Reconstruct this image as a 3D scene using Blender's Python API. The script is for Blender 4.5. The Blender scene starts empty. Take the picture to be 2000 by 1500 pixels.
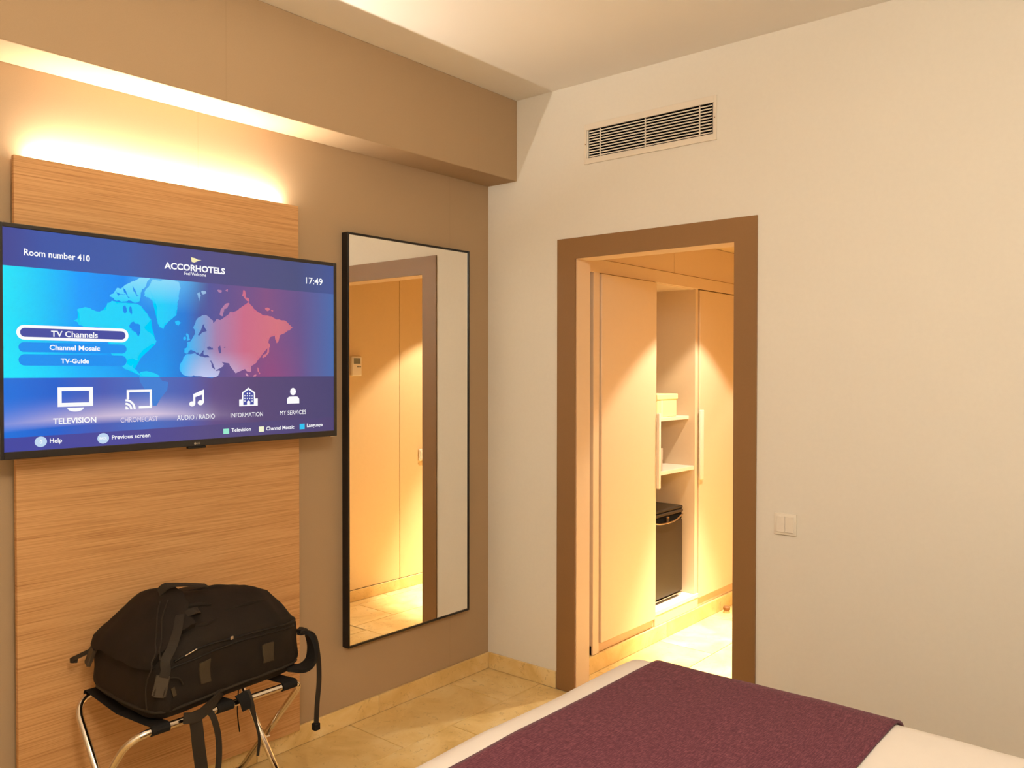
import bpy, bmesh, math, random
from mathutils import Vector, Matrix, noise
random.seed(4)
PI = math.pi
scene = bpy.context.scene
col = scene.collection

# ------------------------------------------------------------------ camera, world, exposure
F_PX = 1623.76
cam_d = bpy.data.cameras.new('camera')
cam_d.sensor_fit = 'HORIZONTAL'; cam_d.sensor_width = 36.0
cam_d.lens = F_PX / 2000 * 36.0
cam_d.clip_start = 0.02
cam = bpy.data.objects.new('camera', cam_d); col.objects.link(cam)
CAM = Vector((-3.139, -2.779, 1.5))
cam.location = CAM
yaw, pitch, roll = math.radians(39.884), math.radians(-0.898), math.radians(-0.0576)
cam.rotation_euler = (Matrix.Rotation(yaw - PI/2, 3, 'Z') @ Matrix.Rotation(PI/2 + pitch, 3, 'X') @ Matrix.Rotation(-roll, 3, 'Z')).to_euler()
scene.camera = cam
w = bpy.data.worlds.new('world'); scene.world = w; w.use_nodes = True
w.node_tree.nodes['Background'].inputs[0].default_value = (1, .85, .65, 1)
w.node_tree.nodes['Background'].inputs[1].default_value = 0.05
vs = scene.view_settings
vs.view_transform = 'Standard'; vs.look = 'None'; vs.exposure = 0.0; vs.gamma = 1.0; vs.use_curve_mapping = False

# light powers
LAMP_W, LED_W, SPOT_W = 96.0, 16.0, 118.0
LAMP_C, LED_C, SPOT_C = (1, .94, .82), (1, .93, .81), (1, .90, .70)

# ------------------------------------------------------------------ materials
def s2l(c):
    return tuple(((v/255)/12.92 if v/255 <= .04045 else ((v/255+.055)/1.055)**2.4) for v in c)
class NT:
    def __init__(s, name):
        s.m = bpy.data.materials.new(name); s.m.use_nodes = True
        s.t = s.m.node_tree; s.n = s.t.nodes; s.b = s.n['Principled BSDF']
    def add(s, typ, **kw):
        nd = s.n.new(typ)
        for k, v in kw.items(): setattr(nd, k, v)
        return nd
    def link(s, a, b): s.t.links.new(a, b)
    def put(s, sock, v):
        if hasattr(v, 'is_linked') or isinstance(v, bpy.types.NodeSocket): s.link(v, sock)
        else: sock.default_value = v
    def math(s, op, a, b=0.0, c=None, clamp=False):
        nd = s.add('ShaderNodeMath', operation=op, use_clamp=clamp)
        s.put(nd.inputs[0], a); s.put(nd.inputs[1], b)
        if c is not None: s.put(nd.inputs[2], c)
        return nd.outputs[0]
    def mix(s, f, a, b, mode='MIX'):
        nd = s.add('ShaderNodeMix', data_type='RGBA', blend_type=mode)
        s.put(nd.inputs[0], f)
        s.put(nd.inputs[6], a if isinstance(a, bpy.types.NodeSocket) else (*a, 1))
        s.put(nd.inputs[7], b if isinstance(b, bpy.types.NodeSocket) else (*b, 1))
        return nd.outputs[2]
    def ramp(s, f, stops, interp='LINEAR'):
        nd = s.add('ShaderNodeValToRGB'); r = nd.color_ramp; r.interpolation = interp
        while len(r.elements) < len(stops): r.elements.new(.5)
        for e, (p, c) in zip(r.elements, stops): e.position = p; e.color = (*c, 1)
        s.link(f, nd.inputs[0]); return nd.outputs[0]
    def coord(s, which='Object', scale=(1, 1, 1), loc=(0, 0, 0)):
        tc = s.add('ShaderNodeTexCoord'); mp = s.add('ShaderNodeMapping')
        s.link(tc.outputs[which], mp.inputs[0]); mp.inputs['Scale'].default_value = scale
        mp.inputs['Location'].default_value = loc
        return mp.outputs[0]
    def noise(s, vec, scale, detail=3, rough=.5, dist=0.0):
        nd = s.add('ShaderNodeTexNoise'); s.link(vec, nd.inputs['Vector'])
        nd.inputs['Scale'].default_value = scale; nd.inputs['Detail'].default_value = detail
        nd.inputs['Roughness'].default_value = rough; nd.inputs['Distortion'].default_value = dist
        return nd.outputs[0]
    def bump(s, h, strength=.2, dist=.002):
        nd = s.add('ShaderNodeBump'); s.link(h, nd.inputs['Height'])
        nd.inputs['Strength'].default_value = strength; nd.inputs['Distance'].default_value = dist
        s.link(nd.outputs[0], s.b.inputs['Normal'])
    def base(s, c, rough=.5, spec=.5, metal=0.0):
        s.put(s.b.inputs['Base Color'], c if isinstance(c, bpy.types.NodeSocket) else (*c, 1))
        s.b.inputs['Roughness'].default_value = rough
        s.b.inputs['Specular IOR Level'].default_value = spec
        s.b.inputs['Metallic'].default_value = metal
        return s.m
M = {}
def plain(name, rgb, rough=.5, spec=.4, metal=0.0, grain=0.0, gscale=300):
    t = NT(name); c = s2l(rgb)
    if grain:
        v = t.coord('Object'); n = t.noise(v, gscale, 2)
        t.base(t.mix(n, tuple(x*(1-grain) for x in c), tuple(min(1, x*(1+grain)) for x in c)), rough, spec, metal)
        t.bump(n, .15, .001)
    else: t.base(c, rough, spec, metal)
    M[name] = t.m; return t.m

plain('cream_paint', (233, 225, 211), .75, .25, grain=.02, gscale=60)
plain('ceiling_paint', (242, 235, 224), .85, .2)
plain('casing_paint', (144, 106, 66), .45, .35, grain=.03, gscale=120)
plain('laminate', (228, 202, 170), .5, .35, grain=.015, gscale=40)
plain('laminate_trim', (215, 182, 148), .5, .35)
plain('hall_wall', (222, 194, 148), .55, .3, grain=.02, gscale=40)
plain('shelf_white', (236, 226, 210), .4, .4)
plain('white_plastic', (238, 228, 212), .35, .5)
plain('vent_metal', (234, 222, 204), .4, .4)
plain('dark_cavity', (16, 14, 13), .9, .1)
plain('slot_dark', (70, 48, 28), .8, .1)
plain('black_frame', (24, 20, 18), .35, .4)
plain('tv_plastic', (38, 33, 30), .3, .5)
plain('tv_dark', (14, 13, 13), .25, .5)
plain('black_webbing', (44, 36, 26), .75, .25, grain=.25, gscale=900)
plain('loop_webbing', (66, 54, 38), .8, .2, grain=.25, gscale=700)
plain('black_plastic', (26, 21, 15), .6, .25)
plain('buckle_plastic', (62, 50, 36), .45, .4)
plain('black_strap', (26, 23, 20), .8, .2, grain=.2, gscale=900)
plain('chrome', (232, 222, 208), .1, .5, 1.0)
plain('zip_metal', (215, 205, 190), .25, .5, 1.0)
plain('fridge_black', (44, 33, 25), .3, .5, grain=.15, gscale=500)
plain('fridge_dark', (30, 24, 20), .3, .5)
plain('fridge_chrome', (190, 170, 150), .2, .5, 1.0)
plain('box_yellow', (240, 232, 178), .7, .2)
plain('carton_grey', (196, 184, 172), .7, .2)
plain('carton_brown', (150, 104, 70), .7, .2)
plain('rubber_brown', (140, 100, 60), .6, .3)
plain('steel_ring', (225, 205, 180), .3, .5, 1.0)
plain('duvet_white', (240, 230, 220), .85, .15, grain=.015, gscale=30)
plain('bed_base', (92, 70, 56), .7, .2)
plain('grout', (112, 84, 50), .9, .1)
plain('led_tray', (220, 215, 205), .6, .2)
plain('lcd_grey', (120, 120, 108), .3, .5)

# mirror glass
t = NT('mirror_glass'); t.base((.93, .92, .89), .0, .5, 1.0); M['mirror_glass'] = t.m
# taupe wallpaper with fine weave and vertical joints between the strips
t = NT('taupe_paper'); v = t.coord('Object', (1, 1, 1)); n1 = t.noise(v, 420, 2); n2 = t.noise(v, 3, 3)
tc = t.add('ShaderNodeTexCoord'); sx = t.add('ShaderNodeSeparateXYZ'); t.link(tc.outputs['Object'], sx.inputs[0])
ph = t.math('FRACT', t.math('DIVIDE', t.math('ADD', sx.outputs[0], 15.112), 1.29))
joint = t.math('LESS_THAN', t.math('ABSOLUTE', t.math('SUBTRACT', ph, .5)), .0016)
c0, c1 = s2l((164, 136, 104)), s2l((178, 150, 116))
cc = t.mix(t.math('MULTIPLY_ADD', n2, .35, t.math('MULTIPLY', n1, .65)), c0, c1)
cc = t.mix(t.math('MULTIPLY', joint, .16), cc, s2l((140, 112, 80)))
t.base(cc, .8, .2); t.bump(n1, .12, .001); M['taupe_paper'] = t.m
# horizontally grained oak veneer
t = NT('oak_veneer')
va = t.coord('Object', (1.4, 1, 80)); vb = t.coord('Object', (.5, 1, 7), (3, 0, 1)); vc = t.coord('Object', (2.2, 1, 170), (0, 0, 5))
na = t.noise(va, 2.0, 5, .6, .4); nb = t.noise(vb, 2.0, 3, .5, .3); nc = t.noise(vc, 2.0, 2)
f = t.math('ADD', t.math('MULTIPLY', na, .45), t.math('ADD', t.math('MULTIPLY', nb, .22), t.math('MULTIPLY', nc, .36)))
cc = t.ramp(f, [(.30, s2l((146, 98, 56))), (.43, s2l((180, 130, 80))), (.54, s2l((200, 150, 98))), (.72, s2l((214, 166, 114)))])
t.base(cc, .5, .3); t.bump(nc, .08, .0005); M['oak_veneer'] = t.m
# marble
def marble(name, k=1.0):
    t = NT(name); v = t.coord('Generated' if False else 'Object', (1, 1, 1))
    oi = t.add('ShaderNodeObjectInfo')
    add = t.add('ShaderNodeVectorMath', operation='ADD'); t.link(v, add.inputs[0])
    cmb = t.add('ShaderNodeCombineXYZ'); t.link(t.math('MULTIPLY', oi.outputs['Random'], 37.0), cmb.inputs[0]); t.link(t.math('MULTIPLY', oi.outputs['Random'], 11.0), cmb.inputs[1])
    t.link(cmb.outputs[0], add.inputs[1]); v = add.outputs[0]
    n1 = t.noise(v, 5, 5, .6, .8); n2 = t.noise(v, 26, 4, .6, .5); n3 = t.noise(v, 9, 3, .5, 1.6)
    c = t.ramp(n1, [(.3, s2l((216, 180, 112))), (.5, s2l((234, 202, 138))), (.7, s2l((243, 218, 164)))])
    vein = t.math('SUBTRACT', 1.0, t.math('MULTIPLY', t.math('ABSOLUTE', t.math('SUBTRACT', n3, .5)), 60.0), clamp=True)
    vein = t.math('MULTIPLY', vein, t.math('GREATER_THAN', n2, .52))
    c = t.mix(t.math('MULTIPLY', vein, .45), c, s2l((150, 112, 66)))
    c = t.mix(t.math('MULTIPLY', t.math('GREATER_THAN', n2, .66), .25), c, s2l((172, 136, 88)))
    c = t.mix(t.math('MULTIPLY', oi.outputs['Random'], .4), c, s2l((204, 164, 100)))
    t.base(c, .28, .45); M[name] = t.m
marble('marble')
# purple heathered wool
t = NT('purple_wool'); v = t.coord('Object', (60, 400, 200)); v2 = t.coord('Object', (300, 60, 200))
n1 = t.noise(v, 1.0, 2); n2 = t.noise(v2, 1.0, 2)
f = t.math('ADD', t.math('MULTIPLY', n1, .6), t.math('MULTIPLY', n2, .4))
t.base(t.ramp(f, [(.3, s2l((80, 40, 54))), (.5, s2l((104, 54, 67))), (.72, s2l((140, 82, 91)))]), .95, .1)
t.b.inputs['Sheen Weight'].default_value = .08
t.bump(f, .35, .002); M['purple_wool'] = t.m
# black pack cloth
t = NT('pack_cloth'); v = t.coord('Object'); n1 = t.noise(v, 900, 2); n2 = t.noise(v, 14, 3)
t.base(t.mix(t.math('MULTIPLY_ADD', n2, .5, t.math('MULTIPLY', n1, .5)), s2l((17, 13, 9)), s2l((42, 32, 21))), .75, .2)
t.bump(t.math('ADD', t.math('MULTIPLY', n1, .3), n2), .35, .006); M['pack_cloth'] = t.m
def emit(name, rgb, k=1.0, lin=False):
    t = NT(name); t.base((0.01, .01, .01), .3, .2)
    t.b.inputs['Emission Color'].default_value = (*(rgb if lin else s2l(rgb)), 1); t.b.inputs['Emission Strength'].default_value = k
    M[name] = t.m; return t.m
emit('led_glow', LED_C, 14.0, True)
emit('lamp_glow', LAMP_C, 5.0, True)
emit('spot_glow', SPOT_C, 12.0, True)

# ------------------------------------------------------------------ mesh helpers
class MB:
    def __init__(s): s.bm = bmesh.new()
    def box(s, x0, x1, y0, y1, z0, z1, bev=0.0, seg=2):
        b = bmesh.new()
        bmesh.ops.create_cube(b, size=1.0)
        for vv in b.verts:
            vv.co = Vector(((x0+x1)/2 + vv.co.x*(x1-x0), (y0+y1)/2 + vv.co.y*(y1-y0), (z0+z1)/2 + vv.co.z*(z1-z0)))
        if bev: bmesh.ops.bevel(b, geom=b.edges[:], offset=bev, segments=seg, affect='EDGES', profile=.5)
        return s.join(b)
    def join(s, b):
        me = bpy.data.meshes.new('tmp'); b.to_mesh(me); b.free(); s.bm.from_mesh(me); bpy.data.meshes.remove(me); return s
    def tube(s, pts, r, n=12, caps=True, closed=False):
        pts = [Vector(p) for p in pts]; rings = []
        up = None
        for i, p in enumerate(pts):
            a = pts[i-1] if (i > 0 or closed) else p
            c = pts[(i+1) % len(pts)] if (i < len(pts)-1 or closed) else p
            d = (c - a).normalized()
            if up is None:
                up = d.orthogonal().normalized()
            up = (up - d*up.dot(d)).normalized(); sd = d.cross(up)
            rr = r[i] if isinstance(r, (list, tuple)) else r
            rings.append([s.bm.verts.new(p + (up*math.cos(2*PI*k/n) + sd*math.sin(2*PI*k/n))*rr) for k in range(n)])
        m = len(rings)
        for i in range(m if closed else m-1):
            A, B = rings[i], rings[(i+1) % m]
            for k in range(n): s.bm.faces.new((A[k], A[(k+1) % n], B[(k+1) % n], B[k]))
        if caps and not closed:
            s.bm.faces.new(rings[0][::-1]); s.bm.faces.new(rings[-1])
        return s
    def ribbon(s, pts, wid, width, th):
        """flat strap: pts along its middle, wid = one width direction or one per point"""
        pts = [Vector(p) for p in pts]; rings = []
        for i, p in enumerate(pts):
            a = pts[max(i-1, 0)]; c = pts[min(i+1, len(pts)-1)]; d = (c-a).normalized()
            wv = Vector(wid[i] if isinstance(wid, list) else wid); wv = (wv - d*wv.dot(d)).normalized()
            nn = d.cross(wv)
            ww = (width[i] if isinstance(width, list) else width)/2
            rings.append([s.bm.verts.new(p + wv*sx*ww + nn*sy*th/2) for sx, sy in ((-1, -1), (1, -1), (1, 1), (-1, 1))])
        for A, B in zip(rings, rings[1:]):
            for k in range(4): s.bm.faces.new((A[k], A[(k+1) % 4], B[(k+1) % 4], B[k]))
        s.bm.faces.new(rings[0][::-1]); s.bm.faces.new(rings[-1])
        return s
    def lathe(s, prof, c, n=24):
        rings = [[s.bm.verts.new((c[0]+r*math.cos(2*PI*k/n), c[1]+r*math.sin(2*PI*k/n), c[2]+z)) for k in range(n)] for r, z in prof]
        for A, B in zip(rings, rings[1:]):
            for k in range(n): s.bm.faces.new((A[k], A[(k+1) % n], B[(k+1) % n], B[k]))
        s.bm.faces.new(rings[0][::-1]); s.bm.faces.new(rings[-1])
        return s
    def prism_xz(s, poly, y0, y1):
        """polygon in the x-z plane given thickness along y"""
        a = [s.bm.verts.new((x, y0, z)) for x, z in poly]; b = [s.bm.verts.new((x, y1, z)) for x, z in poly]
        n = len(poly)
        fa = s.bm.faces.new(a); fb = s.bm.faces.new(b[::-1])
        for k in range(n): s.bm.faces.new((a[k], b[k], b[(k+1) % n], a[(k+1) % n]))
        bmesh.ops.triangulate(s.bm, faces=[fa, fb], ngon_method='EAR_CLIP')
        return s
    def build(s, name, mat, parent=None, smooth=False, loc=None):
        bmesh.ops.recalc_face_normals(s.bm, faces=s.bm.faces[:])
        me = bpy.data.meshes.new(name); s.bm.to_mesh(me); s.bm.free()
        me.materials.append(M[mat])
        if smooth:
            for p in me.polygons: p.use_smooth = True
            if smooth != 'all':
                try: me.set_sharp_from_angle(angle=math.radians(38))
                except Exception: pass
        o = bpy.data.objects.new(name, me); col.objects.link(o)
        if parent is not None:
            o.parent = parent
            o.matrix_parent_inverse = Matrix.Translation(-Vector(parent_loc(parent)))
        return o
def parent_loc(o):
    # every parent here is an unrotated Empty (or a mesh at the origin)
    return o.location if o.parent is None else Vector((0, 0, 0))
def tag(o, label=None, cat=None, group=None, kind=None):
    if label: o['label'] = label
    if cat: o['category'] = cat
    if group: o['group'] = group
    if kind: o['kind'] = kind
    return o
def empty(name, loc, label=None, cat=None, group=None, kind=None):
    o = bpy.data.objects.new(name, None); col.objects.link(o); o.location = loc
    o.empty_display_size = .1
    return tag(o, label, cat, group, kind)
def cr(pts, n=8):
    """Catmull-Rom through the points"""
    P = [Vector(p) for p in pts]; P = [P[0]*2-P[1]] + P + [P[-1]*2-P[-2]]; out = []
    for i in range(1, len(P)-2):
        for k in range(n):
            u = k/n; a, b, c, d = P[i-1], P[i], P[i+1], P[i+2]
            out.append(.5*((2*b)+(c-a)*u+(2*a-5*b+4*c-d)*u*u+(3*b-a-3*c+d)*u**3))
    out.append(P[-2]); return out
def fillet(pts, r, n=6):
    """round the inner corners of a polyline"""
    P = [Vector(p) for p in pts]; out = [P[0]]
    for i in range(1, len(P)-1):
        a = (P[i-1]-P[i]).normalized(); b = (P[i+1]-P[i]).normalized()
        A = P[i]+a*r; B = P[i]+b*r
        for k in range(n+1):
            u = k/n; out.append(A*(1-u)**2 + P[i]*2*u*(1-u) + B*u*u)
    out.append(P[-1]); return out

# ------------------------------------------------------------------ measures of the place
ZC = 2.815            # room ceiling
XW, YB = -4.6, -3.5   # far left wall, wall behind the bed head
DY0, DY1, DZ = -.541, -1.321, 2.018    # clear door opening
OY0, OY1, OZ = -.438, -1.417, 2.114    # outside of the casing
HZ = 2.255            # hall ceiling
HN, HS = -.448, -1.54  # hall north (wardrobe fronts) and south faces
HX = 3.1
WT = .11
VY0, VY1, VZ0, VZ1 = -.606, -1.222, 2.463, 2.598   # vent opening

# ------------------------------------------------------------------ structure
def struct(name, mb, mat, parent=None):
    o = mb.build(name, mat, parent)
    if parent is None: o['kind'] = 'structure'
    return o
struct('ceiling', MB().box(XW-.1, WT, YB-.1, .12, ZC, ZC+.1), 'ceiling_paint')
struct('wall_left', MB().box(XW-.1, 0, 0, .12, -.05, ZC), 'taupe_paper')
struct('wall_back', MB().box(XW-.1, WT, YB-.1, YB, -.05, ZC), 'cream_paint')
struct('wall_side', MB().box(XW-.1, XW, YB, 0, -.05, ZC), 'cream_paint')
m = MB()
m.box(0, WT, OY0-.05, .12, -.05, ZC); m.box(0, WT, YB, OY1+.05, -.05, ZC)
m.box(0, WT, OY1+.05, OY0-.05, OZ-.05, VZ0); m.box(0, WT, OY1+.05, OY0-.05, VZ1, ZC)
m.box(0, WT, VY0, OY0-.05, VZ0, VZ1); m.box(0, WT, OY1+.05, VY1, VZ0, VZ1)
struct('wall_right', m, 'cream_paint')
# dropped beam along the left wall (painted/papered like it)
struct('trim_1', MB().box(XW, 0, -.186, 0, 2.424, ZC, .004, 2), 'taupe_paper')

# floor: bed of mortar and single marble tiles in running bond
floor = struct('floor', MB().box(XW-.1, HX+.1, YB-.1, .3, -.08, -.012), 'grout')
TL, TW, GAP = .61, .335, .0042
tile_meshes = {}
def tile(x0, x1, y0, y1):
    key = (round(x1-x0, 3), round(y1-y0, 3))
    if key not in tile_meshes:
        b = MB().box(-key[0]/2, key[0]/2, -key[1]/2, key[1]/2, -.012, 0, .0012, 1)
        o = b.build('tile', 'marble'); tile_meshes[key] = o.data; bpy.data.objects.remove(o)
    o = bpy.data.objects.new('tile', tile_meshes[key]); col.objects.link(o); o.parent = floor
    o.location = ((x0+x1)/2, (y0+y1)/2, 0)
def tile_area(X0, X1, Y0, Y1, ox, oy):
    r = 0; y = oy
    while y > Y0:
        ya, yb = max(y-TW, Y0), min(y, Y1)
        x = ox - (r % 2)*TL*.55
        while x > X0: x -= TL
        while x < X1:
            xa, xb = max(x, X0), min(x+TL, X1)
            if xb-xa > .02 and yb-ya > .02: tile(xa+GAP/2, xb-GAP/2, ya+GAP/2, yb-GAP/2)
            x += TL
        y -= TW; r += 1
tile_area(XW, 0, YB, -.001, -.283, -.006)
tile_area(0, HX, HS, HN, .305, HN)

# marble skirting, single pieces
def skirting(name, pieces, mat='marble'):
    root = empty(name, (0, 0, 0), kind='structure')
    for p in pieces: MB().box(*p, .0015, 1).build('skirting_piece', mat, root)
    return root
sk = []; x = -.001; first = .733
edges = [-.0, -.733, -1.343, -1.953, -2.563, -3.173, -3.783, XW+.001]
for a, b in zip(edges, edges[1:]): sk.append((b+.001, a-.001, -.012, -.0005, .001, .08))
skirting('baseboard_left', sk)
skirting('baseboard_right', [(-.012, -.0005, OY0+.004, -.0135, .001, .08), (-.012, -.0005, OY1-.7, OY1-.004, .001, .08), (-.012, -.0005, OY1-1.4, OY1-.702, .001, .08)])

# door opening: lining and casing (no leaf is hung in it)
door = empty('door_1', (0, -.93, 0), kind='structure')
MB().box(-.008, 0, DY0, OY0, 0, DZ).build('casing', 'casing_paint', door)
MB().box(-.008, 0, OY1, DY1, 0, DZ).build('casing', 'casing_paint', door)
MB().box(-.008, 0, OY1, OY0, DZ, OZ).build('casing', 'casing_paint', door)
MB().box(.0005, WT+.004, DY0, OY0-.0505, 0, DZ+.03).build('jamb_lining', 'laminate', door)
MB().box(.0005, WT+.004, OY1+.051, DY1, 0, DZ+.03).build('jamb_lining', 'laminate', door)
MB().box(.0005, WT+.004, DY1+.0005, DY0-.0005, DZ, OZ-.051).build('head_lining', 'laminate', door)
MB().box(.0, .004, DY0-.004, DY0, 0, DZ).build('edge_bead', 'laminate_trim', door)

# ------------------------------------------------------------------ hall beyond the door
struct('wall_hall_end', MB().box(HX, HX+.1, HS-.1, .3, -.05, HZ), 'hall_wall')
struct('wall_hall_back', MB().box(WT, HX, .16, .26, -.05, HZ), 'hall_wall')
struct('ceiling_hall', MB().box(WT, HX+.1, HS-.1, .3, HZ, HZ+.1), 'hall_wall')
hs = struct('wall_hall_side', MB().box(WT, HX, HS-.12, HS-.018, -.05, HZ), 'slot_dark')
px = [WT, .742, 1.66, HX]
for a, b in zip(px, px[1:]): MB().box(a+.002, b-.002, HS-.0175, HS, .074, HZ-.002, .001, 1).build('panel', 'hall_wall', hs)
skirting('baseboard_hall', [(WT+.002, 1.0, HS+.0005, HS+.012, .001, .072), (1.002, 2.0, HS+.0005, HS+.012, .001, .072), (2.002, HX-.002, HS+.0005, HS+.012, .001, .072)])

# wardrobe with sliding doors
W = empty('wardrobe', (1.6, -.2, 0), 'peach laminate built-in wardrobe with sliding doors and open middle bay', 'wardrobe')
Y1 = .14
def part(name, mat, *b, bev=.0015, parent=W): return MB().box(*b, bev, 1).build(name, mat, parent)
part('filler_panel', 'laminate', .118, .245, HN, HN+.02, .085, 2.0)
part('slot_back', 'slot_dark', .245, .274, HN+.03, HN+.05, .085, 2.0)
part('stile', 'laminate', .274, .327, HN-.004, HN+.03, .085, 2.0)
d1 = part('sliding_door', 'laminate', .333, .872, HN-.014, HN+.012, .133, 1.986, bev=.003)
d2 = part('sliding_door', 'laminate', 1.392, 2.05, HN-.008, HN+.014, .139, 1.984, bev=.003)
d3 = part('sliding_door', 'laminate', 2.054, HX-.06, HN-.008, HN+.014, .139, 1.984, bev=.003)
def handle(x0, x1, y0, y1, p):
    b = MB(); b.box(x0, x1, y0, y1, .852, 1.268, .004, 2); b.build('handle', 'shelf_white', p, smooth=True)
handle(.868, .889, HN-.034, HN-.0145, d1); handle(1.378, 1.424, HN-.022, HN-.0085, d2)
part('bay_side', 'laminate', .845, .862, HN+.03, Y1-.02, .17, 1.99)
part('bay_side', 'laminate', 1.352, 1.386, HN+.002, Y1-.02, .17, 1.99)
part('back_panel', 'laminate', .25, HX-.05, Y1-.02, Y1, .1, 2.0)
part('bay_top', 'laminate', .862, 1.352, HN+.015, Y1-.021, 1.985, 2.0)
part('bay_floor', 'shelf_white', .862, 1.388, HN-.006, Y1-.021, .145, .169)
part('shelf', 'shelf_white', .862, 1.3515, -.405, Y1-.021, 1.214, 1.234)
part('shelf', 'shelf_white', .862, 1.3515, -.44, Y1-.021, .915, .937)
part('top_rail', 'laminate', .118, HX, HN-.005, HN+.03, 1.989, 2.056)
part('upper_panel', 'laminate', .118, 1.0885, HN, HN+.02, 2.058, HZ-.002)
part('upper_panel', 'laminate', 1.0915, HX, HN, HN+.02, 2.058, HZ-.002)
part('kick_rail', 'laminate_trim', .274, .88, HN+.004, HN+.03, .085, .131)
part('kick_rail', 'laminate_trim', 1.388, HX, HN+.004, HN+.03, .085, .137)
part('bay_rail', 'laminate', .881, 1.387, HN-.003, HN+.02, .085, .1445)
for a, b in ((.118, 1.0), (1.002, 1.61), (1.612, 2.22), (2.222, HX-.002)): part('plinth_stone', 'marble', a, b, HN-.012, HN+.02, .001, .084)

b = empty('storage_box', (1.13, -.28, 1.2345), 'pale yellow lidded box on the upper wardrobe shelf', 'box')
part('body', 'box_yellow', 1.015, 1.243, -.383, -.19, 1.2345, 1.345, bev=.004, parent=b)
part('lid', 'box_yellow', 1.009, 1.249, -.389, -.184, 1.335, 1.368, bev=.004, parent=b)
part('stripe', 'shelf_white', 1.06, 1.075, -.3838, -.19, 1.2345, 1.334, bev=0, parent=b)
c = empty('leaflet_carton', (.96, -.40, .9375), 'slim light grey carton standing on the lower wardrobe shelf', 'carton')
part('body', 'carton_grey', .905, 1.0, -.428, -.33, .9375, 1.062, bev=.002, parent=c)
part('flap', 'carton_grey', .905, 1.0, -.429, -.427, 1.0, 1.066, bev=0, parent=c)
c = empty('brown_carton', (.99, -.27, .9375), 'brown card carton behind the grey carton on the lower shelf', 'carton')
part('body', 'carton_brown', .90, 1.062, -.322, -.2, .9375, 1.098, bev=.002, parent=c)
part('flap', 'carton_brown', .902, 1.06, -.32, -.202, 1.098, 1.1, bev=0, parent=c)

fr = empty('mini_fridge', (1.08, -.15, .1695), 'small black fridge in the bottom of the open wardrobe bay', 'fridge')
part('body', 'fridge_dark', .885, 1.293, -.345, .08, .185, .685, bev=.006, parent=fr)
fd = part('door', 'fridge_black', .885, 1.293, -.40, -.348, .195, .628, bev=.008, parent=fr)
part('top_plate', 'fridge_dark', .883, 1.295, -.40, .085, .686, .706, bev=.006, parent=fr)
part('control_strip', 'fridge_black', .885, 1.293, -.402, -.348, .664, .685, bev=.005, parent=fr)
pts = cr([(.90, -.402, .655), (.99, -.412, .634), (1.09, -.416, .629), (1.19, -.412, .634), (1.285, -.402, .655)])
MB().tube(pts, .005, 8).build('handle_rim', 'fridge_chrome', fd, smooth=True)
part('handle_recess', 'dark_cavity', .892, 1.286, -.397, -.349, .629, .663, bev=.003, parent=fd)
part('latch', 'fridge_black', 1.08, 1.11, -.412, -.39, .628, .663, bev=.003, parent=fd)
part('latch_plate', 'fridge_chrome', 1.085, 1.105, -.4135, -.4122, .655, .662, bev=0, parent=fd)
part('foot_bar', 'fridge_chrome', .885, 1.293, -.398, -.385, .186, .192, bev=.001, parent=fr)
for fx in (.91, 1.27): part('foot', 'white_plastic', fx-.015, fx+.015, -.395, -.36, .1695, .186, bev=.002, parent=fr)

ds = empty('door_stop', (1.66, -.507, 0), 'small brown rubber door stop with steel ring on the hall floor', 'door stop')
MB().lathe([(.019, 0), (.020, .004), (.018, .012), (.017, .016)], (1.66, -.507, 0), 20).build('steel_base', 'steel_ring', ds, smooth=True)
MB().lathe([(.017, .0162), (.021, .022), (.021, .036), (.017, .041), (.008, .042)], (1.66, -.507, 0), 20).build('rubber_cap', 'rubber_brown', ds, smooth=True)

th = empty('thermostat', (.35, HS, 1.467), 'white thermostat with small grey display on the hall wall', 'thermostat')
part('case', 'white_plastic', .312, .392, HS+.0002, HS+.022, 1.467, 1.593, bev=.004, parent=th)
part('display', 'lcd_grey', .325, .379, HS+.0222, HS+.0235, 1.545, 1.582, bev=0, parent=th)
for i in range(2): part('button', 'lcd_grey', .352+.018*i, .364+.018*i, HS+.0222, HS+.0245, 1.523, 1.53, bev=0, parent=th)
hw = empty('hall_switch', (.955, HS, .866), 'white light switch on the hall wall seen in the mirror', 'switch')
part('plate', 'white_plastic', .917, 1.0, HS+.0002, HS+.012, .868, .95, bev=.003, parent=hw)
part('rocker', 'white_plastic', .927, .99, HS+.0122, HS+.018, .878, .94, bev=.002, parent=hw)
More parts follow.
